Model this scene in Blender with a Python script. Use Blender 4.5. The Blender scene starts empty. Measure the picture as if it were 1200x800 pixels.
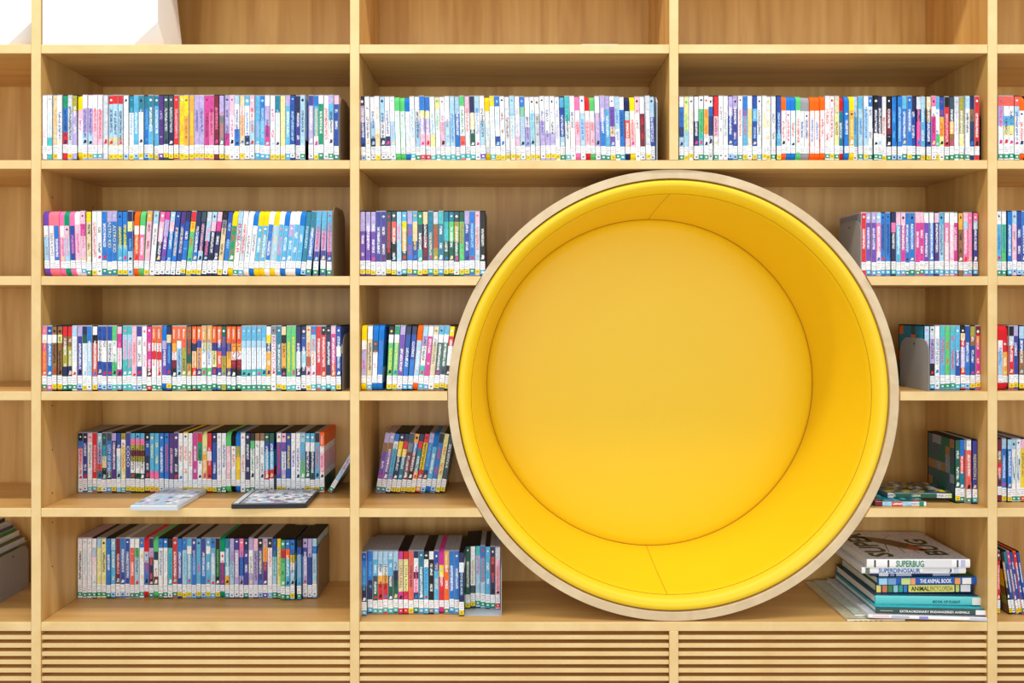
import bpy, bmesh, math, random
from mathutils import Matrix, Vector
# ------------------------------------------------------------------ camera, world, light
F, D, VX, VY, ZC = 813.0, 2.0, 600.0, 361.0, 1.20     # focal length in pixels, distance to the shelf fronts, vanishing point, eye height
S = D / F                                             # metres per pixel on the plane of the shelf fronts
sc = bpy.context.scene
col = sc.collection
cam = bpy.data.objects.new('camera', bpy.data.cameras.new('camera'))
col.objects.link(cam)
cam.location = (0, -D, ZC); cam.rotation_euler = (math.pi/2, 0, 0)
cam.data.sensor_width = 36; cam.data.lens = F/1200*36; cam.data.shift_y = -(400-VY)/1200
cam.data.clip_start = 0.05
sc.camera = cam
w = bpy.data.worlds.new('room_daylight'); sc.world = w; w.use_nodes = True
w.node_tree.nodes['Background'].inputs[0].default_value = (0.93, 0.97, 1.0, 1)
w.node_tree.nodes['Background'].inputs[1].default_value = 0.52
def area(name, loc, sx, sy, e, colr, rx=0):
    l = bpy.data.lights.new(name, 'AREA'); l.shape = 'RECTANGLE'; l.size = sx; l.size_y = sy; l.energy = e; l.color = colr
    o = bpy.data.objects.new(name, l); o.location = loc; o.rotation_euler = (rx, 0, 0); col.objects.link(o); return o
area('ceiling_strip_light', (-0.5, -1.0, 3.9), 8.0, 0.2, 135, (1.0, 0.95, 0.87), math.radians(12))
area('ceiling_room_light', (-1.0, -4.0, 3.9), 6.0, 2.0, 25, (1.0, 0.98, 0.95), math.radians(45))
area('front_fill_light', (0.3, -5.2, 1.25), 6.5, 1.9, 96, (0.96, 0.98, 1.0), math.radians(90))  # added soft fill behind the camera for the lower rows; window only assumed
sc.view_settings.view_transform = 'Standard'; sc.view_settings.look = 'None'
sc.view_settings.exposure = 0.0; sc.view_settings.gamma = 1.0; sc.view_settings.use_curve_mapping = False
rng = random.Random(7)
# ------------------------------------------------------------------ helpers
def X(px, r=0.0): return (px-VX)*S*(1+r/D)
def Z(py, r=0.0): return ZC + (VY-py)*S*(1+r/D)
def lin(c):
    return tuple(((v/255)/12.92 if v/255 <= 0.04045 else ((v/255+0.055)/1.055)**2.4) for v in c)
def nodes(name):
    m = bpy.data.materials.new(name); m.use_nodes = True
    nt = m.node_tree; return m, nt, nt.nodes, nt.links, nt.nodes['Principled BSDF']
def plain(name, rgb, rough=0.5, metal=0.0, noise=0.0, scale=30, bump=0.0):
    m, nt, N, L, B = nodes(name)
    B.inputs['Roughness'].default_value = rough; B.inputs['Metallic'].default_value = metal
    c = lin(rgb)
    tc = N.new('ShaderNodeTexCoord'); nz = N.new('ShaderNodeTexNoise'); nz.inputs['Scale'].default_value = scale; nz.inputs['Detail'].default_value = 4
    L.new(tc.outputs['Object'], nz.inputs['Vector'])
    mx = N.new('ShaderNodeMix'); mx.data_type = 'RGBA'
    mx.inputs[6].default_value = tuple(v*(1-noise) for v in c)+(1,); mx.inputs[7].default_value = tuple(min(1, v*(1+noise)) for v in c)+(1,)
    L.new(nz.outputs['Fac'], mx.inputs[0]); L.new(mx.outputs[2], B.inputs['Base Color'])
    if bump:
        bp = N.new('ShaderNodeBump'); bp.inputs['Strength'].default_value = bump; bp.inputs['Distance'].default_value = 0.002
        L.new(nz.outputs['Fac'], bp.inputs['Height']); L.new(bp.outputs[0], B.inputs['Normal'])
    return m
def wood(name, stretch, a, b, rough=0.42, rings=True):
    """pale birch veneer: long streaks along the grain plus broad wavy cathedral figure"""
    m, nt, N, L, B = nodes(name)
    B.inputs['Roughness'].default_value = rough
    tc = N.new('ShaderNodeTexCoord'); mp = N.new('ShaderNodeMapping'); mp.inputs['Scale'].default_value = stretch
    L.new(tc.outputs['Object'], mp.inputs['Vector'])
    n1 = N.new('ShaderNodeTexNoise'); n1.inputs['Scale'].default_value = 1.0; n1.inputs['Detail'].default_value = 6; n1.inputs['Roughness'].default_value = 0.6; n1.inputs['Distortion'].default_value = 0.6
    L.new(mp.outputs[0], n1.inputs['Vector'])
    n2 = N.new('ShaderNodeTexNoise'); n2.inputs['Scale'].default_value = 0.22; n2.inputs['Detail'].default_value = 2; n2.inputs['Distortion'].default_value = 1.6
    L.new(mp.outputs[0], n2.inputs['Vector'])
    sn = N.new('ShaderNodeMath'); sn.operation = 'MULTIPLY'; sn.inputs[1].default_value = 26.0; L.new(n2.outputs['Fac'], sn.inputs[0])
    si = N.new('ShaderNodeMath'); si.operation = 'SINE'; L.new(sn.outputs[0], si.inputs[0])
    ad = N.new('ShaderNodeMath'); ad.operation = 'MULTIPLY_ADD'; ad.inputs[1].default_value = 0.10 if rings else 0.03; L.new(si.outputs[0], ad.inputs[0]); L.new(n1.outputs['Fac'], ad.inputs[2])
    rp = N.new('ShaderNodeValToRGB'); rp.color_ramp.elements[0].position = 0.28; rp.color_ramp.elements[1].position = 0.72
    rp.color_ramp.elements[0].color = lin(a)+(1,); rp.color_ramp.elements[1].color = lin(b)+(1,)
    L.new(ad.outputs[0], rp.inputs[0]); L.new(rp.outputs[0], B.inputs['Base Color'])
    bp = N.new('ShaderNodeBump'); bp.inputs['Strength'].default_value = 0.05; bp.inputs['Distance'].default_value = 0.001
    L.new(n1.outputs['Fac'], bp.inputs['Height']); L.new(bp.outputs[0], B.inputs['Normal'])
    return m
WOOD_V = wood('birch_veneer_upright_grain', (22, 22, 1.5), (194, 146, 78), (222, 179, 108))
WOOD_H = wood('birch_veneer_lengthwise_grain', (1.5, 22, 22), (196, 148, 82), (224, 181, 112), rings=False)
EDGE = wood('birch_edge_band', (9, 30, 9), (226, 193, 132), (240, 212, 155), rings=False)
RINGW = wood('pale_bent_plywood', (14, 60, 14), (206, 182, 144), (226, 205, 170), rings=False)
VINYL = plain('yellow_vinyl', (245, 206, 20), 0.42, 0, 0.03, 220, 0.06)
SEAM = plain('vinyl_seam', (176, 128, 8), 0.7)
STEEL = plain('grey_powder_coated_steel', (150, 148, 146), 0.38, 0.0, 0.03, 60)
STEELB = plain('brown_grey_reflection_steel', (138, 122, 98), 0.4, 0.1, 0.03, 60)  # brown on the top-row bookend is wood reflection put into the colour
STEELK = plain('black_steel', (24, 22, 24), 0.4, 0.1, 0.03, 60)
STEELW = plain('silver_steel', (196, 202, 210), 0.3, 0.2, 0.03, 60)
WHITE = plain('white_board', (246, 247, 246), 0.5, 0, 0.01)
DARK = plain('dark_hole', (60, 40, 20), 0.8)
FLOORM = plain('floor_covering', (206, 196, 180), 0.8, 0, 0.1, 12)
CLEAR = plain('clear_acrylic', (232, 236, 238), 0.12)
PAGES = plain('paper_pages', (226, 224, 216), 0.8, 0, 0.08, 400)
INK_W = plain('white_ink', (248, 248, 248), 0.5)
INK = {}
def ink(rgb):
    k = tuple(rgb)
    if k not in INK: INK[k] = plain('printing_ink_%d' % len(INK), rgb, 0.5)
    return INK[k]
# colour read from the mesh, optional mottled picture and rows of tiny unreadable print
def print_mat():
    m, nt, N, L, B = nodes('printed_cover')
    B.inputs['Roughness'].default_value = 0.35
    a = N.new('ShaderNodeAttribute'); a.attribute_name = 'Col'
    t = N.new('ShaderNodeAttribute'); t.attribute_name = 'TCol'
    uv = N.new('ShaderNodeUVMap'); uv.uv_map = 'UVMap'
    sx = N.new('ShaderNodeSeparateXYZ'); L.new(uv.outputs[0], sx.inputs[0])
    def math_(op, x, y=None):
        n = N.new('ShaderNodeMath'); n.operation = op
        for i, v in enumerate((x, y)):
            if v is None: continue
            if isinstance(v, (int, float)): n.inputs[i].default_value = v
            else: L.new(v, n.inputs[i])
        return n.outputs[0]
    inside = math_('LESS_THAN', math_('ABSOLUTE', sx.outputs[0]), 0.27)
    cu = math_('FLOOR', math_('MULTIPLY', sx.outputs[0], 9.0)); cv = math_('FLOOR', math_('MULTIPLY', sx.outputs[1], 8.0))
    cb = N.new('ShaderNodeCombineXYZ'); L.new(cu, cb.inputs[0]); L.new(cv, cb.inputs[1])
    wn = N.new('ShaderNodeTexWhiteNoise'); wn.noise_dimensions = '2D'; L.new(cb.outputs[0], wn.inputs['Vector'])
    word = math_('FLOOR', math_('MULTIPLY', sx.outputs[1], 0.6))
    w2 = N.new('ShaderNodeTexWhiteNoise'); w2.noise_dimensions = '1D'; L.new(word, w2.inputs['W'])
    bits = math_('MULTIPLY', math_('GREATER_THAN', wn.outputs['Value'], 0.36), math_('GREATER_THAN', w2.outputs['Value'], 0.14))
    fac = math_('MULTIPLY', math_('MULTIPLY', inside, bits), 0.82)
    tc = N.new('ShaderNodeTexCoord'); nz = N.new('ShaderNodeTexNoise'); nz.inputs['Scale'].default_value = 110; nz.inputs['Detail'].default_value = 3
    L.new(tc.outputs['Object'], nz.inputs['Vector'])
    mr = N.new('ShaderNodeMapRange'); mr.inputs['From Min'].default_value = 0.3; mr.inputs['From Max'].default_value = 0.7
    mr.inputs['To Min'].default_value = 0.80; mr.inputs['To Max'].default_value = 1.16; L.new(nz.outputs['Fac'], mr.inputs['Value'])
    vm = N.new('ShaderNodeVectorMath'); vm.operation = 'SCALE'; L.new(a.outputs['Color'], vm.inputs[0]); L.new(mr.outputs[0], vm.inputs['Scale'])
    mx = N.new('ShaderNodeMix'); mx.data_type = 'RGBA'; L.new(fac, mx.inputs[0]); L.new(vm.outputs[0], mx.inputs[6]); L.new(t.outputs['Color'], mx.inputs[7])
    L.new(mx.outputs[2], B.inputs['Base Color'])
    return m
PRINT = print_mat()
def shell_mat():
    m, nt, N, L, B = nodes('moulded_case_plastic')
    B.inputs['Roughness'].default_value = 0.5; B.inputs['Specular IOR Level'].default_value = 0.15
    a = N.new('ShaderNodeAttribute'); a.attribute_name = 'Col'; L.new(a.outputs['Color'], B.inputs['Base Color'])
    return m
SHELL = shell_mat()
class MB:
    """collects faces with a colour, a print colour and print coordinates; builds one mesh object"""
    def __init__(s): s.v = []; s.f = []; s.c = []; s.t = []; s.u = []; s.m = []
    def face(s, pts, c=(1, 1, 1), t=None, uv=None, mi=0):
        n = len(s.v); s.v += [tuple(p) for p in pts]; s.f.append(tuple(range(n, n+len(pts))))
        s.c.append(c); s.t.append(t or c); s.u.append(uv or [(9, 0)]*len(pts)); s.m.append(mi)
    def box(s, x0, x1, y0, y1, z0, z1, c=(1, 1, 1), mi=0):
        p = [(x0,y0,z0),(x1,y0,z0),(x1,y1,z0),(x0,y1,z0),(x0,y0,z1),(x1,y0,z1),(x1,y1,z1),(x0,y1,z1)]
        for q in ((0,3,2,1),(4,5,6,7),(0,1,5,4),(1,2,6,5),(2,3,7,6),(3,0,4,7)): s.face([p[i] for i in q], c, mi=mi)
    def prism_x(s, prof, x0, x1, c=(1, 1, 1), mi=0):
        """prof: (y, z) outline, counter-clockwise seen from +x"""
        s.face([(x1, y, z) for y, z in prof], c, mi=mi); s.face([(x0, y, z) for y, z in reversed(prof)], c, mi=mi)
        for i in range(len(prof)):
            (y0, z0), (y1, z1) = prof[i], prof[(i+1) % len(prof)]
            s.face([(x1, y0, z0), (x0, y0, z0), (x0, y1, z1), (x1, y1, z1)], c, mi=mi)
    def add(s, o, M=None, mi=0):
        for f, c, t, u, m in zip(o.f, o.c, o.t, o.u, o.m):
            pts = [o.v[i] for i in f]
            if M is not None: pts = [tuple(M @ Vector(p)) for p in pts]
            s.face(pts, c, t, u, mi)
    def mesh(s, name, mats):
        me = bpy.data.meshes.new(name); me.from_pydata(s.v, [], s.f)
        if not isinstance(mats, (list, tuple)): mats = [mats]
        for m in mats: me.materials.append(m)
        ca = me.color_attributes.new('Col', 'FLOAT_COLOR', 'CORNER'); ta = me.color_attributes.new('TCol', 'FLOAT_COLOR', 'CORNER')
        uv = me.uv_layers.new(name='UVMap')
        k = 0; fc = []; ft = []; fu = []
        for f, c, t, u in zip(s.f, s.c, s.t, s.u):
            for i in range(len(f)): fc += [c[0], c[1], c[2], 1]; ft += [t[0], t[1], t[2], 1]; fu += u[i]
        ca.data.foreach_set('color', fc); ta.data.foreach_set('color', ft); uv.data.foreach_set('uv', fu)
        me.polygons.foreach_set('material_index', s.m); me.update(); return me
    def build(s, name, mats, parent=None): return link(name, s.mesh(name, mats), parent)
def link(name, me, parent=None):
    o = bpy.data.objects.new(name, me); col.objects.link(o)
    if parent: o.parent = parent
    return o
def empty(name, loc=(0, 0, 0)):
    o = bpy.data.objects.new(name, None); o.location = loc; o.empty_display_size = 0.05; col.objects.link(o); return o
def tag(o, label, cat, group=None, kind=None):
    o['label'] = label; o['category'] = cat
    if group: o['group'] = group
    if kind: o['kind'] = kind
    return o
def bm_box(name, mat, x0, x1, y0, y1, z0, z1, parent, bev=0.0012, loc=None):
    bm = bmesh.new(); bmesh.ops.create_cube(bm, size=1)
    for v in bm.verts: v.co = Vector(((x0+x1)/2+v.co.x*(x1-x0), (y0+y1)/2+v.co.y*(y1-y0), (z0+z1)/2+v.co.z*(z1-z0)))
    if bev: bmesh.ops.bevel(bm, geom=bm.edges[:], offset=bev, segments=1, affect='EDGES')
    me = bpy.data.meshes.new(name); bm.to_mesh(me); bm.free()
    for m in (mat if isinstance(mat, (list, tuple)) else [mat]): me.materials.append(m)
    return link(name, me, parent)
def front_edge(o, ymax):
    """the faces looking out of the bookcase carry the solid edge band"""
    o.data.materials.append(EDGE)
    for p in o.data.polygons:
        if p.normal.y < -0.6 and p.center.y < ymax: p.material_index = 1
    return o
def lathe(name, prof, cx, cz, mat, parent, n=160, closed=False, smooth=True):
    """prof: (radius, y); spun about the y axis through (cx, cz)"""
    vs = []; fs = []; k = len(prof)
    for i in range(n):
        a = 2*math.pi*i/n
        for rr, y in prof: vs.append((cx+rr*math.cos(a), y, cz+rr*math.sin(a)))
    for i in range(n):
        for j in range(k if closed else k-1):
            fs.append((i*k+j, ((i+1) % n)*k+j, ((i+1) % n)*k+(j+1) % k, i*k+(j+1) % k))
    me = bpy.data.meshes.new(name); me.from_pydata(vs, [], fs); me.materials.append(mat)
    bm = bmesh.new(); bm.from_mesh(me); bmesh.ops.remove_doubles(bm, verts=bm.verts, dist=1e-6); bmesh.ops.recalc_face_normals(bm, faces=bm.faces); bm.to_mesh(me); bm.free()
    if smooth: me.shade_smooth()
    return link(name, me, parent)
def text_mesh(name, s, mat, parent, w_, h_, M, thick=0.0002, bold=0.0):
    """lettering fitted into a w_ x h_ box centred on the origin of M (x along the line, y up the letters)"""
    cu = bpy.data.curves.new('t', 'FONT'); cu.body = s; cu.resolution_u = 2; cu.extrude = 0.0; cu.offset = bold
    ob = bpy.data.objects.new('t', cu); me = bpy.data.meshes.new_from_object(ob)
    bpy.data.objects.remove(ob); bpy.data.curves.remove(cu)
    xs = [v.co.x for v in me.vertices]; ys = [v.co.y for v in me.vertices]
    ax, bx, ay, by = min(xs), max(xs), min(ys), max(ys)
    for v in me.vertices:
        v.co = M @ Vector((((v.co.x-ax)/(bx-ax)-0.5)*w_, ((v.co.y-ay)/(by-ay)-0.5)*h_, thick))
    me.materials.clear(); me.materials.append(mat); me.name = name
    return link(name, me, parent)
# ------------------------------------------------------------------ the bookcase
DEP = 0.302
UP = [(-337.5, -326.5), (36.6, 47.8), (410.2, 421.0), (784.4, 795.0), (1157.6, 1168.6), (1531.5, 1542.5)]
SH = [(-83.5, -73.0), (52.0, 62.5), (187.6, 197.8), (323.5, 334.0), (458.6, 469.0), (595.4, 605.6), (728.8, 739.3)]
NCX, NCZ, NR = X(789.75), Z((197.8+728.8)/2), (728.8-197.8)/2*S
fl = bm_box('floor', FLOORM, -4, 4, -4.5, 0.6, -0.05, 0, None, 0); fl['kind'] = 'structure'
bk = empty('bookcase', (0, 0, 0))
tag(bk, 'pale wooden wall-length bookcase with open shelves around a round yellow nook', 'bookcase')
def board(x0, x1, pyt, pyb):
    front_edge(bm_box('shelf', WOOD_H, x0, x1, 0.0, DEP, Z(pyb), Z(pyt), bk), 0.05)
def upright(p, z0, z1):
    front_edge(bm_box('upright', WOOD_V, X(p[0]), X(p[1]), -0.001, DEP, z0, z1, bk), 0.05)
for i, p in enumerate(UP):
    if i == 3:
        upright(p, Z(SH[2][0]), Z(SH[0][1])); upright(p, 0.0, Z(SH[6][1]))
    else: upright(p, 0.0, Z(SH[0][0]))
E = 0.0004
for a, b in ((0, 1), (1, 2), (4, 5)):
    for t, bo in SH: board(X(UP[a][1])+E, X(UP[b][0])-E, t, bo)
for k in (0, 2, 6): board(X(UP[2][1])+E, X(UP[4][0])-E, *SH[k])
board(X(UP[2][1])+E, X(UP[3][0])-E, *SH[1]); board(X(UP[3][1])+E, X(UP[4][0])-E, *SH[1])
for k in (3, 4, 5):
    for sgn in (-1, 1):
        zt, zb = Z(SH[k][0]), Z(SH[k][1])
        et, eb = [NCX+sgn*(math.sqrt(NR**2-(z-NCZ)**2)+0.0005) for z in (zt, zb)]
        o_ = X(UP[2][1])+E if sgn < 0 else X(UP[4][0])-E
        mb = MB()
        prof = [(o_, zb), (eb, zb), (et, zt), (o_, zt)]
        if sgn > 0: prof.reverse()
        n0 = 0.0
        mb.face([(x, 0, z) for x, z in prof], mi=1); mb.face([(x, DEP, z) for x, z in reversed(prof)])
        for q in range(4):
            (xa, za), (xb, zb_) = prof[q], prof[(q+1) % 4]
            mb.face([(xa, 0, za), (xa, DEP, za), (xb, DEP, zb_), (xb, 0, zb_)])
        mb.build('shelf', [WOOD_H, EDGE], bk)
# backs
for a, b in ((0, 1), (1, 2), (4, 5)):
    bm_box('back_panel', WOOD_V, X(UP[a][0]), X(UP[b][0]), DEP+E, DEP+0.008, 0.0, Z(SH[0][0]), bk, 0)
bm_box('back_panel', WOOD_V, X(UP[2][0]), X(UP[4][0]), DEP+E, DEP+0.008, Z(SH[2][0]), Z(SH[0][0]), bk, 0)
mb = MB(); x0, x1, z0, z1 = X(UP[2][0]), X(UP[4][0]), 0.0, Z(SH[2][0])
angs = sorted([2*math.pi*i/96 for i in range(96)] + [math.atan2(z-NCZ, x-NCX) % (2*math.pi) for x in (x0, x1) for z in (z0, z1)])
def on_rect(a):
    c, s_ = math.cos(a), math.sin(a)
    t = min(((x1-NCX)/c if c > 1e-9 else (x0-NCX)/c if c < -1e-9 else 1e9), ((z1-NCZ)/s_ if s_ > 1e-9 else (z0-NCZ)/s_ if s_ < -1e-9 else 1e9))
    return (NCX+c*t, NCZ+s_*t)
for i, a in enumerate(angs):
    b = angs[(i+1) % len(angs)]; HR = NR+0.0005
    pa, pb = on_rect(a), on_rect(b); ca, cb = (NCX+HR*math.cos(a), NCZ+HR*math.sin(a)), (NCX+HR*math.cos(b), NCZ+HR*math.sin(b))
    mb.face([(ca[0], DEP+E, ca[1]), (cb[0], DEP+E, cb[1]), (pb[0], DEP+E, pb[1]), (pa[0], DEP+E, pa[1])])
mb.build('back_panel', WOOD_V, bk)
# ventilated plinth: separate slats in front of a board
for a, b in ((0, 1), (1, 2), (2, 3), (3, 4), (4, 5)):
    xa, xb = X(UP[a][1])+E, X(UP[b][0])-E
    g = bm_box('grille', WOOD_H, xa, xb, 0.030, 0.040, 0.01, Z(739.3)-E, bk, 0)
    sl = None
    for k in range(10):
        zt = Z(744.6+9.72*k)
        if sl is None:
            sl = front_edge(bm_box('slat', WOOD_H, xa, xb, 0.003, 0.030-E, -0.0124, 0.0, g, 0.0008), 0.02); sl.location.z = zt
        else:
            c = sl.copy(); col.objects.link(c); c.parent = g; c.location.z = zt
# shelf pin holes in the side walls that face the camera
hole = MB(); hole.prism_x([(0.0022*math.cos(t), 0.0022*math.sin(t)) for t in [2*math.pi*i/10 for i in range(10)]], -0.0004, 0.0006); hm = hole.mesh('pin_hole', DARK)
for wx in (X(UP[1][1]),):
    for dy in (0.05, 0.25):
        for py in (478, 531, 583, 618, 671, 228, 300):
            o = link('pin_hole', hm, bk); o.location = (wx, dy, Z(py))
# ------------------------------------------------------------------ the round nook
nk = empty('reading_nook', (NCX, 0, NCZ-NR))
tag(nk, 'round yellow vinyl reading nook with a pale plywood rim set into bookcase', 'reading nook')
def npart(o): o.location = (-nk.location.x, 0, -nk.location.z); return o
npart(lathe('plywood_rim', [(NR-0.0006, 0.360), (NR-0.0006, 0.006), (NR-0.0016, 0.005), (NR-0.0250, 0.005), (NR-0.0258, 0.006), (NR-0.0258, 0.360)], NCX, NCZ, RINGW, nk, 200, True, False))
RO, RI, RB = NR-0.0275, 0.587, 0.553
roll = [(RO, 0.060), (RO, 0.022), (RO-0.0008, 0.015), (RO-0.003, 0.010), (RO-0.007, 0.0065), (RO-0.012, 0.005), (RO-0.018, 0.0055), (RO-0.024, 0.0085), (RO-0.030, 0.0145), (RO-0.0345, 0.022), (RI, 0.032)]
npart(lathe('cushion_edge', roll, NCX, NCZ, VINYL, nk, 200))
wall = [(RI, 0.032), (RI-0.002, 0.036)] + [(RI-0.002+(RB-RI+0.002)*t+0.004*math.sin(math.pi*t), 0.036+(0.352-0.036)*t) for t in [i/14 for i in range(1, 15)]]
npart(lathe('padded_wall', wall, NCX, NCZ, VINYL, nk, 200))
disc = [(RB+0.004, 0.362), (RB-0.003, 0.352), (RB-0.012, 0.3475), (RB-0.03, 0.345), (RB-0.1, 0.342), (0.2, 0.340), (0.0001, 0.340)]
npart(lathe('back_cushion', disc, NCX, NCZ, VINYL, nk, 200))
def ring_tube(name, rr, y, th):
    return npart(lathe(name, [(rr+th*math.cos(t), y+th*math.sin(t)) for t in [2*math.pi*i/6 for i in range(6)]], NCX, NCZ, SEAM, nk, 160, True))
ring_tube('seam', RI-0.0002, 0.0325, 0.0010); ring_tube('seam', RB-0.0005, 0.3535, 0.0016)
for ang in (-91.2, 90.5):
    mb = MB(); a = math.radians(ang)
    pts = [(rr, y) for rr, y in wall]
    for (r0, y0), (r1, y1) in zip(pts, pts[1:]):
        def q(rr, y, d): return (NCX+(rr-0.0006)*math.cos(a+d), y, NCZ+(rr-0.0006)*math.sin(a+d))
        d = 0.0014
        mb.face([q(r0, y0, -d), q(r0, y0, d), q(r1, y1, d), q(r1, y1, -d)])
    npart(mb.build('seam', SEAM, nk))
# ------------------------------------------------------------------ disc cases
PAL = dict(w=(246,248,251), h=(208,216,226), k=(16,16,21), s=(128,131,140), b=(30,122,214), d=(30,78,172), n=(34,42,92), c=(88,182,228), l=(172,214,242),
           t=(16,128,158), q=(70,192,196), g=(92,202,118), e=(0,152,108), G=(20,92,74), y=(250,218,8), Y=(240,236,160), o=(252,104,18), O=(250,176,64),
           r=(222,36,44), R=(244,98,82), m=(122,26,48), p=(248,120,176), P=(248,194,216), f=(216,58,152), v=(118,74,182), V=(186,172,226), u=(84,48,132),
           i=(62,66,160), a=(150,106,62), A=(232,212,168), z=(54,80,92), x=(172,166,62), j=(250,122,144))
WORD = dict(w='white', h='pale grey', k='black', s='grey', b='blue', d='royal blue', n='navy', c='sky blue', l='pale blue', t='teal', q='turquoise', g='green', e='emerald',
            G='dark green', y='yellow', Y='pale yellow', o='orange', O='amber', r='red', R='coral', m='maroon', p='pink', P='pale pink', f='magenta', v='violet',
            V='lavender', u='purple', i='indigo', a='brown', A='cream', z='slate', x='olive', j='salmon')
WORD = {k: v.replace(' ', '-') for k, v in WORD.items()}
LIN = {k: lin(v) for k, v in PAL.items()}
LIN['L'] = lin((196, 178, 196))
HGT, DPT = 0.190, 0.136
STK = dict(G=('e', 'w'), Y=('y', 'x'), W=('w', 's'), B=('l', 'd'), C=('c', 'w'), Q=('q', 'w'), R=('r', 'P'), V=('v', 'w'), P=('p', 'w'), O=('O', 'w'), S=('s', 'h'))
def rounded(rad, n=5):
    pr = []
    for cy, cz, a0 in ((rad, rad, 180), (DPT-0.004, 0.004, 270), (DPT-0.004, HGT-0.004, 0), (rad, HGT-rad, 90)):
        r_ = rad if cy == rad else 0.004
        for i in range(n+1 if cy == rad else 2):
            t = math.radians(a0+90*i/(n if cy == rad else 1)); pr.append((cy+r_*math.cos(t), cz+r_*math.sin(t)))
    return pr
PROF = {False: [(0.0, 0.0025), (0.002, 0.0), (DPT, 0.0), (DPT, HGT), (0.002, HGT), (0.0, HGT-0.0025)], True: rounded(0.018)}
def parse(tok):
    p = tok.split('.')
    cap = p[0].startswith('^'); sh = p[0][-1]
    bands = []; s_ = p[1]; i = 0
    while i < len(s_):
        c = s_[i]; i += 1; n = ''
        while i < len(s_) and s_[i].isdigit(): n += s_[i]; i += 1
        bands.append((c, float(n or 1)))
    return dict(cap=cap, shell=sh, bands=bands, title=p[2], stick=p[3], text=p[4].replace('_', ' ') if len(p) > 4 and p[4] else None, side=p[5] if len(p) > 5 else None)
def shell_colour(c):
    if c == 'l': return LIN['L']
    if c == 's': return lin((158, 160, 168))
    return LIN[c]
def case_meshes(sp, T, seed):
    R_ = random.Random(seed)
    body = MB(); g = T*0.482
    body.prism_x(PROF[sp['cap']], -g, g, shell_colour(sp['shell']))
    ins = MB(); hw = T*0.43; y = -0.0006
    zb, zt = (0.022, 0.146) if sp['cap'] else (0.0035, 0.1868)
    if sp['cap'] and sp['shell'] in 'wPh': zt = 0.150
    lt = 0.0435 + R_.uniform(-0.002, 0.003)                       # top of the shelf-mark label
    tot = sum(n for _, n in sp['bands']); z = zt; cuts = []
    for c, n in sp['bands']:
        zn = z-(zt-lt)*n/tot; cuts.append((z, zn, c)); z = zn
    if zb < lt: cuts.append((lt, zb, sp['bands'][-1][0] if not sp['cap'] else sp['bands'][-1][0]))
    t1 = lt+(zt-lt)*R_.uniform(0.66, 0.80); t0 = lt+(zt-lt)*R_.uniform(0.08, 0.28)
    tcol = LIN.get(sp['title']); off = R_.uniform(0, 500)
    for za, zb2, c in cuts:
        lev = sorted({za, zb2} | {t for t in (t0, t1) if zb2 < t < za}, reverse=True)
        for p_, q_ in zip(lev, lev[1:]):
            on = tcol is not None and not sp['text'] and t0-1e-9 <= q_ and p_ <= t1+1e-9 and sp['title'] != c
            uv = [(-.5, q_/T+off), (.5, q_/T+off), (.5, p_/T+off), (-.5, p_/T+off)] if on else None
            ins.face([(-hw, y, q_), (hw, y, q_), (hw, y, p_), (-hw, y, p_)], LIN[c], tcol if on else None, uv)
    if tcol is not None and R_.random() < 0.45:                    # small emblem at the head of the spine
        e0 = zt-0.006-R_.uniform(0, 0.004); e1 = e0-R_.uniform(0.006, 0.011); ew = hw*R_.uniform(0.45, 0.75); mid = (e0+e1)/2
        ins.face([(-ew, y-0.0002, mid), (0, y-0.0002, e1), (ew, y-0.0002, mid), (0, y-0.0002, e0)], LIN[sp['title']] if R_.random() < 0.6 else LIN[R_.choice('wwhlkn')])
    if len(sp['bands']) > 2 or R_.random() < 0.3:                 # small picture low on the spine
        e1 = lt+R_.uniform(0.002, 0.006); e0 = e1+R_.uniform(0.006, 0.012); cc = LIN[R_.choice('wwknbrAlf')]
        ins.face([(-hw*.7, y-0.0002, e1), (hw*.6, y-0.0002, e1+0.001), (hw*.75, y-0.0002, e0), (-hw*.2, y-0.0002, e0+0.002)], cc)
    sx = g+0.0003
    sb = sp['side']
    if sb and sb[0] == '#':                                       # pictorial cover: mottled patches
        for a in range(7):
            for b in range(6):
                za_, zb_, ya_, yb_ = zb+(zt-zb)*a/7, zb+(zt-zb)*(a+1)/7, 0.003+0.128*b/6, 0.003+0.128*(b+1)/6
                ins.face([(-sx, yb_, za_), (-sx, ya_, za_), (-sx, ya_, zb_), (-sx, yb_, zb_)], LIN[R_.choice(sb[1:])])
        q = []
    elif sb:
        q = parse('k.'+sb+'.-.N')['bands']
    else:
        q = [(c, n) for c, n in sp['bands']] + [(R_.choice('zakGnAhl'), tot*R_.uniform(.2, .6))]
    st = sum(n for _, n in q) or 1; z = zt
    for c, n in q:
        zn = z-(zt-zb)*n/st
        ins.face([(-sx, 0.131, zn), (-sx, 0.003, zn), (-sx, 0.003, z), (-sx, 0.131, z)], LIN[c])
        ins.face([(sx, 0.003, zn), (sx, 0.131, zn), (sx, 0.131, z), (sx, 0.003, z)], LIN[c]); z = zn
    lab = MB(); lw = T*R_.uniform(0.44, 0.475); y2 = -0.0011
    l1 = lt; l0 = lt-R_.uniform(0.0235, 0.0255)
    if sp['cap']: l0 = max(l0, 0.0225)
    o2 = R_.uniform(0, 900)
    lab.face([(-lw, y2, l0), (lw, y2, l0), (lw, y2, l1), (-lw, y2, l1)], LIN['w'])
    for k in range(3):
        zz = l1-0.0045-0.0062*k
        lab.face([(-lw*.72, y2-.0001, zz-.0030), (lw*.72, y2-.0001, zz-.0030), (lw*.72, y2-.0001, zz), (-lw*.72, y2-.0001, zz)], LIN['w'], lin((172, 175, 186)), [(-.2, o2+k*9), (-.2, o2+k*9+1.2), (.2, o2+k*9+1.2), (.2, o2+k*9)])
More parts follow.
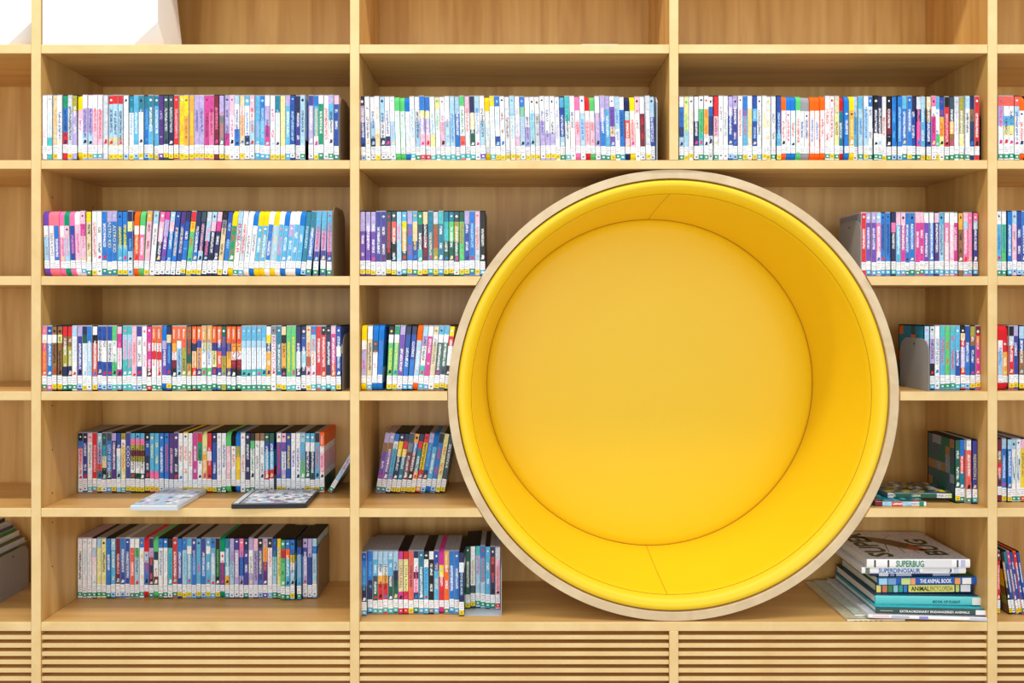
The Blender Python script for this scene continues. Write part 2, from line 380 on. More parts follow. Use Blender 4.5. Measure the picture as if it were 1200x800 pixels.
    stk = None
    if sp['stick'] in STK and not sp['cap']:
        stk = MB(); a, b = STK[sp['stick']]; y3 = -0.0010; s1 = l0-0.001; s0 = max(0.0045, s1-0.0120)
        stk.face([(-lw, y3, s0), (lw, y3, s0), (lw, y3, s1), (-lw, y3, s1)], LIN[a])
        m_ = (s0+s1)/2
        stk.face([(-lw*.45, y3-.0002, m_-.0022), (lw*.45, y3-.0002, m_-.0026), (lw*.5, y3-.0002, m_+.0020), (-lw*.4, y3-.0002, m_+.0026)], LIN[b])
    return body, ins, lab, stk, (t0, t1)
def ordinal(n): return '%d%s' % (n, 'th' if 10 <= n % 100 <= 20 else {1: 'st', 2: 'nd', 3: 'rd'}.get(n % 10, 'th'))
STUFF = MB(); BODY = {}; NCASE = 0
def place_cases(toks, px0, px1, r, zpy, where, stuff=False, angles=None, gaps=None, rj=0.006, roff=None, from_end=None):
    """a run of cases between two picture columns on the spine plane, base on the shelf whose top edge is at row zpy"""
    global NCASE
    sps = [parse(t) for t in toks.split()]; n = len(sps)
    ang = [math.radians(angles(i)) if angles else 0.0 for i in range(n)]
    gp = [0.0]*n
    for i in range(n-1):
        dl = math.tan(ang[i])-math.tan(ang[i+1])
        if dl > 0: gp[i] = HGT*dl
        if gaps and i in gaps: gp[i] += gaps[i]
    span = X(px1, r)-X(px0, r)
    T = (span-sum(gp))/sum(1/math.cos(a) for a in ang)
    x = X(px0, r); zs = Z(zpy)
    for i, sp in enumerate(sps):
        NCASE += 1
        wslot = T/math.cos(ang[i]); yy = r+(rng.uniform(0, rj) if roff is None else roff(i))
        loc = Vector((x+wslot/2, yy, zs+T/2*abs(math.sin(ang[i]))+0.0003)); x += wslot+gp[i]
        body, ins, lab, stk, tr = case_meshes(sp, T, NCASE*13+5)
        if stuff:
            M = Matrix.Translation(loc) @ Matrix.Rotation(ang[i], 4, 'Y')
            STUFF.add(body, M, 0)
            for o in (ins, lab, stk):
                if o: STUFF.add(o, M, 1)
            continue
        key = (sp['shell'], sp['cap'], round(T, 5))
        if key not in BODY: BODY[key] = body.mesh('dvd_case', SHELL)
        ob = link('dvd_case', BODY[key]); ob.location = loc; ob.rotation_euler = (0, ang[i], 0)
        io = ins.build('cover_insert', PRINT, ob)
        lab.build('shelf_mark_label', PRINT, ob)
        if stk: stk.build('genre_sticker', PRINT, ob)
        if sp['text']:
            ln = tr[1]-tr[0]; M = Matrix.Translation((0, -0.0008, (tr[0]+tr[1])/2)) @ Matrix(((0, 1, 0, 0), (0, 0, -1, 0), (-1, 0, 0, 0), (0, 0, 0, 1)))
            text_mesh('title_lettering', sp['text'], ink(PAL[sp['title']]), io, ln, T*0.55, M)
        if sp['bands'][0][0] in 'oO' and sp['bands'][0][1] == 2 and not sp['cap']:     # publisher's name on the orange head of the spine
            M = Matrix.Translation((0, -0.0009, 0.1868-0.021)) @ Matrix(((0, 1, 0, 0), (0, 0, -1, 0), (-1, 0, 0, 0), (0, 0, 0, 1)))
            text_mesh('publisher_lettering', 'nickelodeon', INK_W, io, 0.027, T*0.36, M, bold=0.02)
        bs = sorted(sp['bands'], key=lambda b: -b[1]); c1 = WORD[bs[0][0]]; c2 = next((WORD[b[0]] for b in bs if WORD[b[0]] != c1), None)
        look = ('%s sleeved dvd case with %s ends' % (c1, WORD[sp['shell']])) if sp['cap'] else ('%s dvd case' % ('%s and %s' % (c1, c2) if c2 else c1))
        if from_end: pos = '%s from %s' % (ordinal(n-i), from_end) if n-i > 1 else 'touching %s' % from_end
        else: pos = '%s from left' % ordinal(i+1)
        tag(ob, '%s, %s, %s' % (look, pos, where), 'dvd case', 'dvd cases on the ' + where)
R1A = """s.w.P.N s.w5q1.l.N s.A.O.Y s.w.d.N k.e1b2r1.n.N s.h.n.Y k.x1V2.w.N ^y.P1w3.f.N l.w2V4l2.i.Y l.w2V4l2.i.Y l.w2P5.r.Q l.w2P5.r.Q s.h.-.N s.r1l4A1.n.Y s.r1l4A1.n.Y
s.r1l4A1.n.Y s.w.h.B k.t2w4.c.Y s.c.w.B s.t2w4.l.Y k.t1b3.c.B s.t3c2.w.Y s.t1c4.w.Y k.u.V.V k.z.h.Y k.z2n2.h.Y s.r.P.Y s.y.O.Y s.y2O3.a.Y s.O.y.Y l.V.i.Y l.V.i.Y s.f.m.Y s.f2p4.m.Y
k.m.p.N k.V2s3.R.Y s.V3f1.u.Y l.P2w3.f.W s.l1w3b2.i.W s.A1w1A3.R.Y s.c1w3n1.b.W s.P2w1l3.r.W s.c.V.C s.b3c3.l.C s.w1V2f2.u.C s.w.f.Y s.t2w4.l.Y s.Y.A.Y s.V1c4.w.C k.d.l.W s.n2i3.w.W
s.l.n.G s.i1V4.w.W s.b1c3w1.y.Y s.w1e5.w.G s.w.r.W s.V1c2w3.n.G s.P1d5.w.G"""
R1B = """k.n1V2d3.w.B s.w.n.W s.w3l2n1.d.W s.w3A1.O.Y s.l3w2n1.n.W s.w4n1.i.W s.w2l2.V.W ^g.w.l.N ^g.w.l.N ^b.w.h.N s.w.c.Q s.w2l2.n.G s.b2Y1V2P2.w.R s.b2Y1V2P2.w.R s.w3Y1.c.Q s.Y1w3.g.Q s.w2P2.p.Q
s.w1l1.s.Q s.l.b.Q s.l1b2.w.Q s.g1w3R1.e.Q s.P1w2.R.Q s.n2A2G2.w.Q s.l1w2.b.W s.w2l2.n.V ^y.w.l.N s.y1w4.l.Q s.b1w3d1.l.Y s.w.m.Y s.w.m.Y s.l2w3.c.Y s.w4P1.V.Y s.b1g1l3.V.W s.w3V2.u.Y s.w1l2.q.Y
s.w1h2.a.Y s.w1V1.i.W s.w3V1.i.Y s.w3V1.n.Y s.w.V.Y k.c1d3l1.w.G s.q2w2.G.Q s.w.n.W ^p.w1P2.r.N s.w1l2.b.W ^r.w1P2.R.N ^g.w1P2.r.N s.w1V2.P.W s.V2b2.w.G s.V1c3.w.G s.w1v2A1v1.u.Y s.l2w1.b.G s.w1b3.n.Q
^n.l1R2P1.w.N ^y.w1P2.R.N s.P1w2.m.W s.w1m2.r.W s.h.w.Y s.l2d3.w.W"""
R1C = """s.w1b2n1l1.d.G s.Y2l1.g.Y s.w.A.Y k.w1h1n2.w.W s.w1g2q1.e.G s.w1O2w1.o.G k.w1b1n2w1.d.W k.r2P2w1.m.G s.w.s.W s.w.s.W k.V2d3.w.B s.V1i3.w.B s.w.r.G s.b2c3.r.Y s.w1A3.y.W k.d1c1d2.l.Y s.w.n.C s.w.y.Y
s.w.y.Y s.w.s.G k.d3c1.l.Y ^o.w.r.N ^b.w.r.N ^b.w.r.N ^g.w.r.N ^s.w.d.N ^s.w.d.N ^o.w.b.N ^o.w.b.N ^o.w.r.N s.w.r.G s.w.r.Y s.A1Y2.m.G ^r.t.w.N ^b.b.w.N ^y.O.Y.N s.l2c3.b.W s.c1l3.b.G s.w1l3.b.Y
s.b1w4.d.G k.k1n2w1.w.G k.n1k2w1.w.G s.w.r.Y k.k1m2k1.w.G k.b.c.B k.b.l.B s.c1b3.w.G s.b.w.Y k.n1d2.w.G k.h1n1f2.p.G s.l1c3.w.Y k.A1a1d2.w.Y s.p1w1f3.m.W s.c1w2g1.b.Y k.d2O2Y1.r.W s.k1r4.P.G
k.z2O1a1.w.G s.h1w2.V.G s.x3Y1.w.G s.l1w3.k.G k.n1a1n2.z.N s.r.w.N"""
R1D = "s.R1V2w2.f.G s.R1w1c1Y1w1.u.G s.R1w1c1Y1w1.u.G k.R1l1w3.d.G ^o.w.r.N k.b.w.G"
R2A = """^v.w1l2.s.G ^j.w.s.N ^j.b.w.N ^p.w1P2.f.N ^e.P1l2.p.N ^p.d.p.N ^w.P.f.N l.P1f1P2.p.C k.y1A4.k.G s.w.r.Y s.w.k.W s.b.w.G s.V1b4.Y.G.ASTRO_KID s.V1b4.Y.G.ASTRO_KID k.b2t2c2.y.Y k.b2t2c2.y.Y s.n1Y1d2l1.c.B
^o.w1R3.Y.N ^g.w1p3.w.N s.O1P4.m.Y s.l1w3.s.W k.p1P2n2.w.W k.f1V2v3.w.W k.l1P1b3.w.W k.d2b3.A.W k.u1d3.A.W k.n1d2b2.w.Y s.r1y1g3.r.Y k.n2d2b1.w.Y k.z1n3l1.P.Y k.h1l2n2.p.W k.l1P1n3.w.W k.P1f1n3.w.W k.k1s1A4.k.Y
k.d3b2.l.W ^y.e.r.N s.l3w2.r.G.BABAR s.w2h2.r.C ^w.w.s.N ^b.w.s.N ^y.c.w.N ^y.c.w.N ^w.b.w.N ^y.l.A.N ^w.c.p.N ^b.c.w.N ^w.V1c2.w.N ^w.c.w.N ^b.c.w.N k.t.l.B s.t2b3.w.G s.c2V2i1.r.G s.c2V2i1.r.G s.c2V2i1.r.G"""
R2B = """k.V2v3.w.Y k.V2v3.w.Y k.V2v3.w.Y s.i.w.W s.i1u2.w.W k.z3k1.r.Y k.z1R2k2.w.Y k.l.p.B k.c1y1O2z1.w.Q s.V1b3.r.Y s.c1A2d2.y.G k.e1z2q1.w.Y k.A1k1m2.w.Y s.t.A.Q k.h1a2x1.r.Y s.q1t3.w.C k.t1q2G2.w.Y k.t1g2G2.w.Y
k.z1x2G2.w.W k.G1g4.r.Y s.V1d3.w.Y s.b.l.G s.P1h3.R.Y k.k.w.C"""
R2C = """l.r.w.N..s1h1s3 s.V1v4.w.C s.V1v4.w.C s.l1p3P1.w.C k.b.n.C s.b.n.C k.n1p1n3.w.Q s.P1c3.w.C s.P1f3.w.C s.b.w.G s.b.w.G l.P1f4.w.G l.P1f4.w.G s.w1v4.w.C s.w1b4.w.C k.P1u4.w.C s.c1l3.n.C s.w1p2P2.w.C s.w1P3.w.C s.w1f4.w.C
k.O1a2.k.N s.P1l1p4.w.C s.p.P.C k.p1l1i4.w.C"""
R2D = "s.w1c3.b.G s.w1g3.b.G k.b.w.C s.l1P3.s.B k.d2i2.w.B s.b2d2.w.B s.b1i3.w.C"
R3A = """s.p1w1f1R3.O.G s.d1w1b4.w.P k.a1w1a4.k.Y k.a1Y1a4.k.Y k.r1a1x2n1.w.G k.r1a1x2n1.w.G l.l1w4.l.G s.V1i4.w.B s.n1G1w4.l.Y s.b2l4.w.W k.w1k1R4.w.Y s.d2w3d2.n.B s.d2w3d2.n.B s.d2w3d2.n.B s.g2w3g2.e.Q k.P1f2w3f1.p.Q
s.q1l3q2.p.Q s.q1l3q2.p.Q s.P.R.C s.i1w3i1.k.B s.w.p.G k.f5m1.w.R s.o2w1r1w2.r.G s.o2w1r1w2.r.G ^b.V1v3.w.N k.n1A1d4.c.Y s.o2O1w1m1k1.r.G s.o2w1l4.d.G s.o2R1x4.G.G k.a1G2x1.r.G k.o2n1A2r1.R.G k.o2i1O3i1.d.G
s.O2Y1w2g1.b.G s.O2Y1w2g1.b.G k.o2i1Y2i1.k.G k.o2i1R2i1.w.G k.G1i2x2.a.N k.o2i1O2i1.a.G k.o2O1w1m1k1.r.G.BLAZE k.o2O1w1m1k1.r.G.BLAZE s.c2l1w3q1.l.G s.c2l1w3q1.l.G s.c2l1w3q1.l.G s.c2l1w3q1.l.G s.c2l1w3q1.l.G k.w1y1n1O3.w.G
s.s1h1w4.f.W.FANTASTICA s.t.w.Y k.A1k1O3k1.k.Y s.g2g4.y.Q s.g2g4.y.Q k.n2i1h2n1.w.W k.n1d2l2n1.w.W s.A3a1P1.r.Y s.b1l2w3.r.Q s.r.w.Q s.k1r5.w.Q k.k1n5.w.Q s.P1f4r2.w.Q k.d2w1d2.w.Y"""
R3B = """^y.w1V3.f.N s.w1A3.n.C ^b.z1w2.R.N ^b.b.b.N k.k1w1g4.y.Y s.e1w1g4.Y.Y s.V1v5.w.W k.n1d3b2.w.C k.n1d3b2.w.C ^o.l.w.N s.l1V1w2q1.n.C s.w1f4.w.C s.A1w1A4.s.W s.c1w1G3z1.w.Y s.c1w1G3z1.w.Y k.y1r1w2k1.w.Y"""
R3C = """k.l2w2.p.N..#ttttttaoz k.h1V2k1.k.C s.w.d.W.NORM_OF_THE_NORTH s.q1c4.r.G s.g1g4.r.G..G s.q1c4.r.G s.c2d2.w.Q k.k1A1r1V3r1.w.C s.d1b2.w.B k.x1a1d3.w.Y s.m1r1f4.Y.Y..a1x1d3"""
R3D = "^r.w1l2.b.N ^r.r1O2.w.N s.k1h1r3.w.Y s.V1i4.w.Y k.l1d1a2.w.Y s.V1d4.w.Y"
R4A = """s.k1b1P2w2.r.W s.n1i4.w.W s.P1w4.s.Q s.r.P.Q k.l2V2R1t1.n.Y s.z1t1A1k1.q.W s.z1b4k1.w.C.CITY_OF_EMBER k.V1u5.w.Y k.d2w1l3.w.N k.x1w1Y5.r.Q s.i.w.Y.COCO k.c1p1x1m1x1w2G1.k.Y k.c1p1x1m1x1w2G1.k.Y k.c1p1x1m1x1w2G1.k.Y k.k1d2n3.w.Y
k.c5p1.Y.Y k.c5p1.Y.Y k.b.w.W k.b.r.W k.u.P.W s.u2n3.w.W k.w.r.Y y.w.R.Y k.w.r.Y s.f.w.Y s.r1e2w2.k.Y ^Y.A1O3.w.N k.r2w1r2.P.Y k.n1d4.w.Y k.w.V.G k.w.d.G ^g.P.w.N ^k.w.R.N ^b.x1y2.O.N s.w.r.W k.n.w.G k.k1g1w4.e.G
k.a1w5.s.W k.a1w5.s.W k.G1d1c2r1.w.W k.G1d1c2r1.w.W s.w1d4.r.Y k.P1v1w2V1.i.Y k.d.y.W k.w.v.W s.w.v.W s.l1c2g2.s.W k.c1w1n2G1.w.Y k.c1w1n2G1.w.Y s.k1c4.r.Y o.o2w1P3w1.f.G"""
R4B = """l.V1a1v3.w.G l.V1a1v3.w.G k.b1w1c4.t.W k.n1y2n3.w.Y k.n1r1y1t3.w.Y s.z1s1m3.w.Y k.O1b1m2k1.w.Y k.n1r1t3O1.w.Y k.r1y3r1.k.O s.V1b3n1.c.B ^b.c.w.N s.k1b4.r.B k.Y5.r.Y k.z.w.Y"""
R4C = """k.G.w.Y..#zGszGGzGsa k.b1r1t1.w.G s.w1R4.w.G k.i.Y.Q.PADDINGTON_2"""
R4D = "k.m1a1r1m1.w.N..#mmamrai s.l1b4.w.Y k.l1b4.w.Y s.l1w4.t.G.2 s.w.t.G.5 k.P1y4.a.R s.w.d.G"
R5A = """l.w.k.G l.w.l.G l.w.h.G k.w1l1w3.P.G s.l1Y4.h.G s.Y.k.G k.b.w.G k.l1c3.w.B s.m.P.W s.b2d2.w.B h.d.w.W s.w1R4.w.G s.w1g1l3.G.G s.b1w4.O.G ^r.l1b2.r.N s.n1V1n3.R.G ^g.n1w2m1.r.N k.b1w4.d.G k.b1w4.l.G k.k1q4.b.W s.r.w.G
k.b2d3.w.Y s.b1l3.c.Y s.c1w1c4.w.Y s.i2b3.l.B k.c.f.Y s.i2b3.w.B s.c1w1c4.w.Y s.b1c1l3.w.C s.k.g.Y ^e.w1i2.r.N k.t1c2l1O1.w.C k.V2l2.s.W k.i1V3.w.W k.p2d2V1.b.W k.n1i3.w.G s.V1w2V1.s.W k.P1V3.n.W s.k1i4.Y.B
s.V1O2u3.o.V s.k1w4.p.C k.d2l3.e.G k.y1Y4.x.G k.e1r1g3.n.G k.b1o1c3.w.G k.b2y1w1l2.n.Y k.k1d1c4.V.G k.V1i1V3.w.W k.V2d3.n.W k.l1b1l4.s.W"""
R5B = """s.d1b3n2.c.C s.b3n2.c.C s.l1c2z1G2.w.Q s.l2w1O1r2.k.Q s.l2w1O1r2.k.Q s.l1c2z1G2.w.Q s.l2n1G2.k.Q k.f1A4f1.a.R.LION_KING k.r1Y4r1.a.R.LION_KING s.R.n.Y s.n1w2k1P2n1.f.G s.t1t4.w.C k.k1w1c4.b.C k.w1k5.w.S s.d2c3.A.C ^f.y1r2.w.N s.O2o4.w.G
s.b.w.C s.b.w.C k.n1w1n3.l.Y k.G5.w.Y k.w5z1.x.Y k.q1l4.f.G s.b1c2l1.r.G k.c.w.G s.n1m2n2.R.G s.h1P3.R.R"""
R5D = "s.m1r4.w.Y k.k1a2k2.A.Y..#kaxzkkay k.t1d3.w.W s.f1v3.Y.Y..b1l1d3 k.d.w.Y o.r1d2.w.G k.d.w.G"
# top row and the short runs of the second row: past three hundred cases, so one joined body of cases
place_cases(R1A, 49.2, 396.8, 0.003, SH[2][0], '', True, rj=0.006, gaps={51: 0.009})
place_cases(R1B, 422.5, 769.0, 0.010, SH[2][0], '', True, angles=lambda i: -1.6 if i < 53 else -1.3, rj=0.014)
place_cases(R1C, 796.5, 1148.5, 0.010, SH[2][0], '', True, rj=0.010)
place_cases(R1D, 1169.4, 1208.0, 0.010, SH[2][0], '', True)
place_cases(R2B, 421.8, 568.6, 0.008, SH[3][0], '', True)
place_cases(R2C, 1010.2, 1146.5, 0.035, SH[3][0], '', True)
place_cases(R2D, 1169.2, 1209.0, 0.008, SH[3][0], '', True)
so = STUFF.build('dvd_cases', [SHELL, PRINT]); tag(so, 'packed rows of thin dvd cases along the top shelf and upper nook shelves', 'dvd cases', kind='stuff')
place_cases(R2A, 52.5, 388.6, 0.008, SH[3][0], 'second row, left bay',
            angles=lambda i: -1.8 if i < 8 else (-0.4 if i < 17 else (min(5.6, 0.8+1.2*(i-17)) if i < 51 else (3.6, 1.6, 0.6)[i-51])), rj=0.004)
place_cases(R3A, 49.3, 399.4, 0.004, SH[4][0], 'third row, left bay', rj=0.004)
place_cases(R3B, 423.2, 526.2, 0.018, SH[4][0], 'third row, left of nook', angles=lambda i: min(5.4, 0.6+0.5*i), rj=0.004, gaps={3: 0.012})
place_cases(R3C, 1083.6, 1149.0, 0.030, SH[4][0], 'third row, right of nook', rj=0.003)
place_cases(R3D, 1169.8, 1207.0, 0.024, SH[4][0], 'third row, right edge bay')
place_cases(R4A, 91.3, 380.2, 0.1635, SH[5][0], 'fourth row, left bay', rj=0.002, gaps={40: 0.008})
place_cases(R4B, 439.6, 521.0, 0.158, SH[5][0], 'fourth row, left of nook', angles=lambda i: 9.6, rj=0.003)
place_cases(R4C, 1121.2, 1145.2, 0.042, SH[5][0], 'fourth row, right of nook', roff=lambda i: (0.008, 0.012, 0.004, 0.0)[i])
place_cases(R4D, 1169.6, 1208.0, 0.060, SH[5][0], 'fourth row, right edge bay')
place_cases(R5A, 91.4, 371.6, 0.164, SH[6][0], 'bottom row, left bay', rj=0.0, roff=lambda i: -0.001-0.012*(43 <= i <= 46), gaps={45: 0.006})
place_cases(R5B, 425.0, 586.0, 0.050, SH[6][0], 'bottom row, left of nook', roff=lambda i: -0.014 if i == 0 else (-0.012 if i == 19 else (0.0 if i < 19 else 0.045-0.003*abs(i-22))), rj=0.0)
place_cases(R5D, 1169.8, 1206.0, 0.045, SH[6][0], 'bottom row, right edge bay', angles=lambda i: (0, -8, -8.5, -9, -9, -9, -9)[i])
# one case slumped against the upright
def lone_case(tok, loc, rot, label, T=0.0145):
    sp = parse(tok); body, ins, lab, stk, tr = case_meshes(sp, T, 4711)
    ob = body.build('dvd_case', SHELL); ob.location = loc; ob.rotation_euler = rot
    ins.build('cover_insert', PRINT, ob); lab.build('shelf_mark_label', PRINT, ob)
    if stk: stk.build('genre_sticker', PRINT, ob)
    tag(ob, label, 'dvd case', 'loose dvd cases'); return ob
lone_case('s.l1l3.r.G', (X(386.2, 0.160), 0.160, Z(SH[5][0])+0.0045), (0, math.radians(31), 0), 'pale blue dvd case with red title slumped alone against the upright')
# ------------------------------------------------------------------ cases lying flat
def grid(letters, a, b, seed):
    g = random.Random(seed); return [''.join(g.choice(letters) for _ in range(b)) for _ in range(a)]
def flat_case(name, x0, x1, y0, y1, z0, h, shell, top, label, rz=0.0, spine=None, strip=None, marks=()):
    """lying case: moulded shell, printed top, spine facing the room; local origin at its centre"""
    w2, d2 = (x1-x0)/2, (y1-y0)/2
    o = bm_box(name, plain(name+'_shell', shell, 0.25), -w2, w2, -d2, d2, 0, h, None, 0.0016)
    o.location = ((x0+x1)/2, (y0+y1)/2, z0+0.0003); o.rotation_euler = (0, 0, rz); o.name = 'dvd_case'
    mb = MB(); zt = h+0.0003; m = 0.004
    nx = len(top); ny = len(top[0])
    xs0, xs1 = -w2+m, w2-m
    if strip: xs0 = -w2+0.024
    for i in range(nx):
        for j in range(ny):
            xa, xb = xs0+(xs1-xs0)*j/ny, xs0+(xs1-xs0)*(j+1)/ny; ya, yb = d2-m-(2*d2-2*m)*(i+1)/nx, d2-m-(2*d2-2*m)*i/nx
            mb.face([(xa, ya, zt), (xb, ya, zt), (xb, yb, zt), (xa, yb, zt)], LIN[top[i][j]])
    mb.build('cover_insert', PRINT, o)
    if strip:
        s_ = MB(); s_.face([(-w2+m, -d2+m, zt), (-w2+0.019, -d2+m, zt), (-w2+0.019, d2-m, zt), (-w2+m, d2-m, zt)], LIN[strip]); s_.build('spine_print', PRINT, o)
    if spine:
        s_ = MB(); yf = -d2-0.0003; tot = sum(n for _, n, _ in spine); x = -w2+0.002
        for c, n, t in spine:
            xe = x+(2*w2-0.004)*n/tot
            uv = [(-.5, x*70), (-.5, xe*70), (.5, xe*70), (.5, x*70)] if t else None
            s_.face([(x, yf, 0.001), (xe, yf, 0.001), (xe, yf, h-0.001), (x, yf, h-0.001)], LIN[c], LIN[t] if t else None, uv); x = xe
        s_.build('spine_print', PRINT, o)
    for (u0, u1, v0, v1, c) in marks:
        s_ = MB(); s_.face([(u0*w2, v0*d2, zt+.0003), (u1*w2, v0*d2, zt+.0003), (u1*w2, v1*d2, zt+.0003), (u0*w2, v1*d2, zt+.0003)], LIN[c]); s_.build('sticker', PRINT, o)
    tag(o, label, 'dvd case', 'loose dvd cases'); return o
zs4 = Z(SH[5][0])
flat_case('clear_case', X(158), X(158)+0.136, -0.026, 0.160, zs4, 0.0150, (206, 214, 224), grid('hhhhllVshw', 12, 10, 5), 'clear silvery dvd case lying flat on fourth shelf, overhanging its front edge', 0.0)
flat_case('black_case', X(271), X(271)+0.214, -0.004, 0.150, zs4, 0.0150, (26, 28, 40), grid('hhhwwVsshl', 12, 14, 6), 'black dvd case with silvery window lying flat at the front of fourth shelf', math.radians(2.2), strip='h')
flat_case('blue_spined_case', X(1029.5), X(1091), 0.020, 0.154, zs4, 0.0140, (60, 64, 70), grid('tGzqtzr', 8, 10, 7), 'pale blue spined dvd case lying flat under another beside nook', 0.0,
          spine=[('m', 9, None), ('l', 12, None), ('r', 14, 'w'), ('l', 12, None), ('w', 10, 's'), ('e', 6, None), ('w', 3, None)])
flat_case('green_spined_case', X(1041, .055), X(1041, .055)+0.190, 0.055, 0.189, zs4+0.0145, 0.0140, (96, 120, 130), grid('szxakzGakzxh', 10, 14, 8), 'dark green spined dvd case lying on top of another flat case beside nook', math.radians(-1.5),
          spine=[('w', 4, 'n'), ('G', 20, 'A'), ('G', 12, None), ('w', 8, 's'), ('Y', 3, 'x')], marks=((0.66, 0.86, -0.35, 0.2, 'w'), (0.72, 0.92, -0.8, -0.38, 'y')))
# ------------------------------------------------------------------ bookends
def bookend(px, r0, r1, zpy, h, mat, label, base=0.10, rad=0.03, rz=0.0, th=0.0018, side=1, hole_=False):
    """bent sheet: upright plate across the shelf depth with rounded top corners, foot running under the cases"""
    mb = MB(); d = r1-r0; pr = [(0.0, 0.0), (d, 0.0)]
    for cy, a0 in ((d-rad, 0), (rad, 90)):
        for i in range(7):
            t = math.radians(a0+90*i/6); pr.append((cy+rad*math.cos(t), h-rad+rad*math.sin(t)))
    mb.prism_x(pr, 0, th)
    x0, x1 = (th, th+base) if side > 0 else (-base, 0)
    mb.box(x0, x1, 0.0, d, 0.0, 0.0002)
    o = mb.build('bookend', mat); o.location = (X(px, r0), r0, Z(zpy)+0.0001); o.rotation_euler = (0, 0, rz)
    if hole_:
        hb = MB(); hb.prism_x([(d*0.5+0.003*math.cos(t), h-0.018+0.003*math.sin(t)) for t in [2*math.pi*i/10 for i in range(10)]], -0.0004, th+0.0004); hb.build('hole', DARK, o)
    tag(o, label, 'bookend', 'metal bookends'); return o
bookend(397.6, 0.012, 0.135, SH[2][0], 0.192, STEELB, 'metal bookend with painted brown reflection closing the top row in leftmost full bay', side=-1, rad=0.045)
bookend(769.6, 0.012, 0.120, SH[2][0], 0.193, STEELW, 'thin silvery bookend edge closing the top row above the nook', side=-1)
bookend(1149.0, 0.020, 0.120, SH[2][0], 0.150, STEELK, 'black bookend closing the top row right of the nook', side=-1)
bookend(389.4, 0.004, 0.150, SH[3][0], 0.206, STEELB, 'brownish metal bookend closing the second row in leftmost full bay', side=-1, rad=0.04, hole_=True)
bookend(401.3, 0.020, 0.150, SH[4][0], 0.165, STEEL, 'metal bookend in shadow closing the third row in leftmost full bay', side=-1, rad=0.04)
bookend(372.2, 0.166, 0.296, SH[6][0], 0.165, STEELB, 'grey brown bookend closing the bottom row in leftmost full bay', side=-1, rad=0.035)
bookend(586.9, 0.040, 0.160, SH[6][0], 0.150, STEELW, 'silvery bookend with wide foot at the end of bottom row beside nook', side=-1, rad=0.05, base=0.12)
bookend(1008.6, 0.037, 0.175, SH[3][0], 0.170, STEEL, 'grey bookend beside the nook on the second row', side=1, rad=0.035, hole_=True)
bookend(1088.6, 0.002, 0.150, SH[4][0], 0.152, STEEL, 'grey bookend with rounded top beside the nook on the third row', side=1, rad=0.04, hole_=True)
bookend(-4.6, 0.117, 0.257, SH[6][0], 0.140, STEEL, 'grey bookend propping magazines on the bottom shelf at left edge', side=-1, rad=0.03, base=0.05, hole_=True)
# ------------------------------------------------------------------ stack of large books
def book(name, xl, xr, y0, z0, h, depth, cover, spine, label, rz=0.0, ry=0.0, texts=(), blocks=(), top=None, soft=False, topmarks=(), pages=True):
    """hardback lying flat, spine to the room: two boards, spine, page block; origin at the middle of the spine's foot"""
    wd = xr-xl; o = empty(name, ((xl+xr)/2, y0, z0)); o.rotation_euler = (0, ry, rz); hw = wd/2; t = 0.0012 if soft else 0.0026
    cm = plain('cover_print', cover, 0.3, 0, 0.06, 40); sm = plain('spine_print', spine, 0.32, 0, 0.03, 60)
    bm_box('cover_board', cm, -hw, hw, 0.003, depth, h-t, h, o, 0.0005)
    bm_box('cover_board', cm, -hw, hw, 0.003, depth, 0, t, o, 0.0005)
    mb = MB(); pr = [(0.006, 0.0), (0.006, h), (0.0022, h), (0.0004, h*0.8), (0.0, h*0.5), (0.0004, h*0.2), (0.0022, 0.0)]
    mb.prism_x([(y, z) for y, z in reversed(pr)][::-1], -hw, hw)
    so_ = mb.build('spine', sm, o)
    bm = bm_box('page_block', PAGES, -hw+0.003, hw-0.003, 0.006, depth-0.003, t, h-t, o, 0)
    for (a, b, c) in blocks:
        m2 = MB(); m2.box(a*wd-hw, b*wd-hw, -0.0007, 0.0, h*0.08, h*0.92); m2.build('spine_panel', ink(c), o)
    for (s_, a, b, c, fh, vz) in texts:
        M = Matrix.Translation((((a+b)/2)*wd-hw, -0.0012, h*vz)) @ Matrix(((1, 0, 0, 0), (0, 0, -1, 0), (0, 1, 0, 0), (0, 0, 0, 1)))
        text_mesh('title_lettering', s_, ink(c), o, (b-a)*wd, h*fh, M, bold=0.02)
    if top:
        m2 = MB(); m2.face([(-hw+.002, .006, h+.0002), (hw-.002, .006, h+.0002), (hw-.002, depth-.002, h+.0002), (-hw+.002, depth-.002, h+.0002)], lin(top)); m2.build('cover_picture', PRINT, o)
    tag(o, label, 'book', 'large books'); return o
def sx(px, r): return X(px, r)
zb = Z(SH[6][0])
W_, BK = (248, 248, 250), (40, 44, 60)
def stacked(xl, xr, y0, pyb, pyt, depth, cover, spine, label, **kw):
    """book between picture columns xl and xr, its foot pyb above the shelf and pyt thick"""
    return book('book', X(xl, y0), X(xr, y0), y0, zb+pyb, pyt, depth, cover, spine, label, **kw)
def tilt(o, deg):
    """turn about the left foot of the spine so that the right end sinks (positive) or rises"""
    a = math.radians(deg)
    hw = max(abs(v.co.x) for c in o.children if c.name.startswith('page_block') for v in c.data.vertices)+0.003
    o.rotation_euler.y = a; o.location.z -= hw*math.sin(a); return o
book('book', X(993.5), X(1062), 0.004, zb+0.0003, 0.0056, 0.285, (206, 192, 156), (232, 220, 190), 'beige large book at the very bottom, jutting out on the nook side of the pile', rz=math.radians(1),
     texts=(('- - - - - -', 0.12, 0.60, (70, 60, 50), 0.22, 0.5),), top=(196, 188, 158))
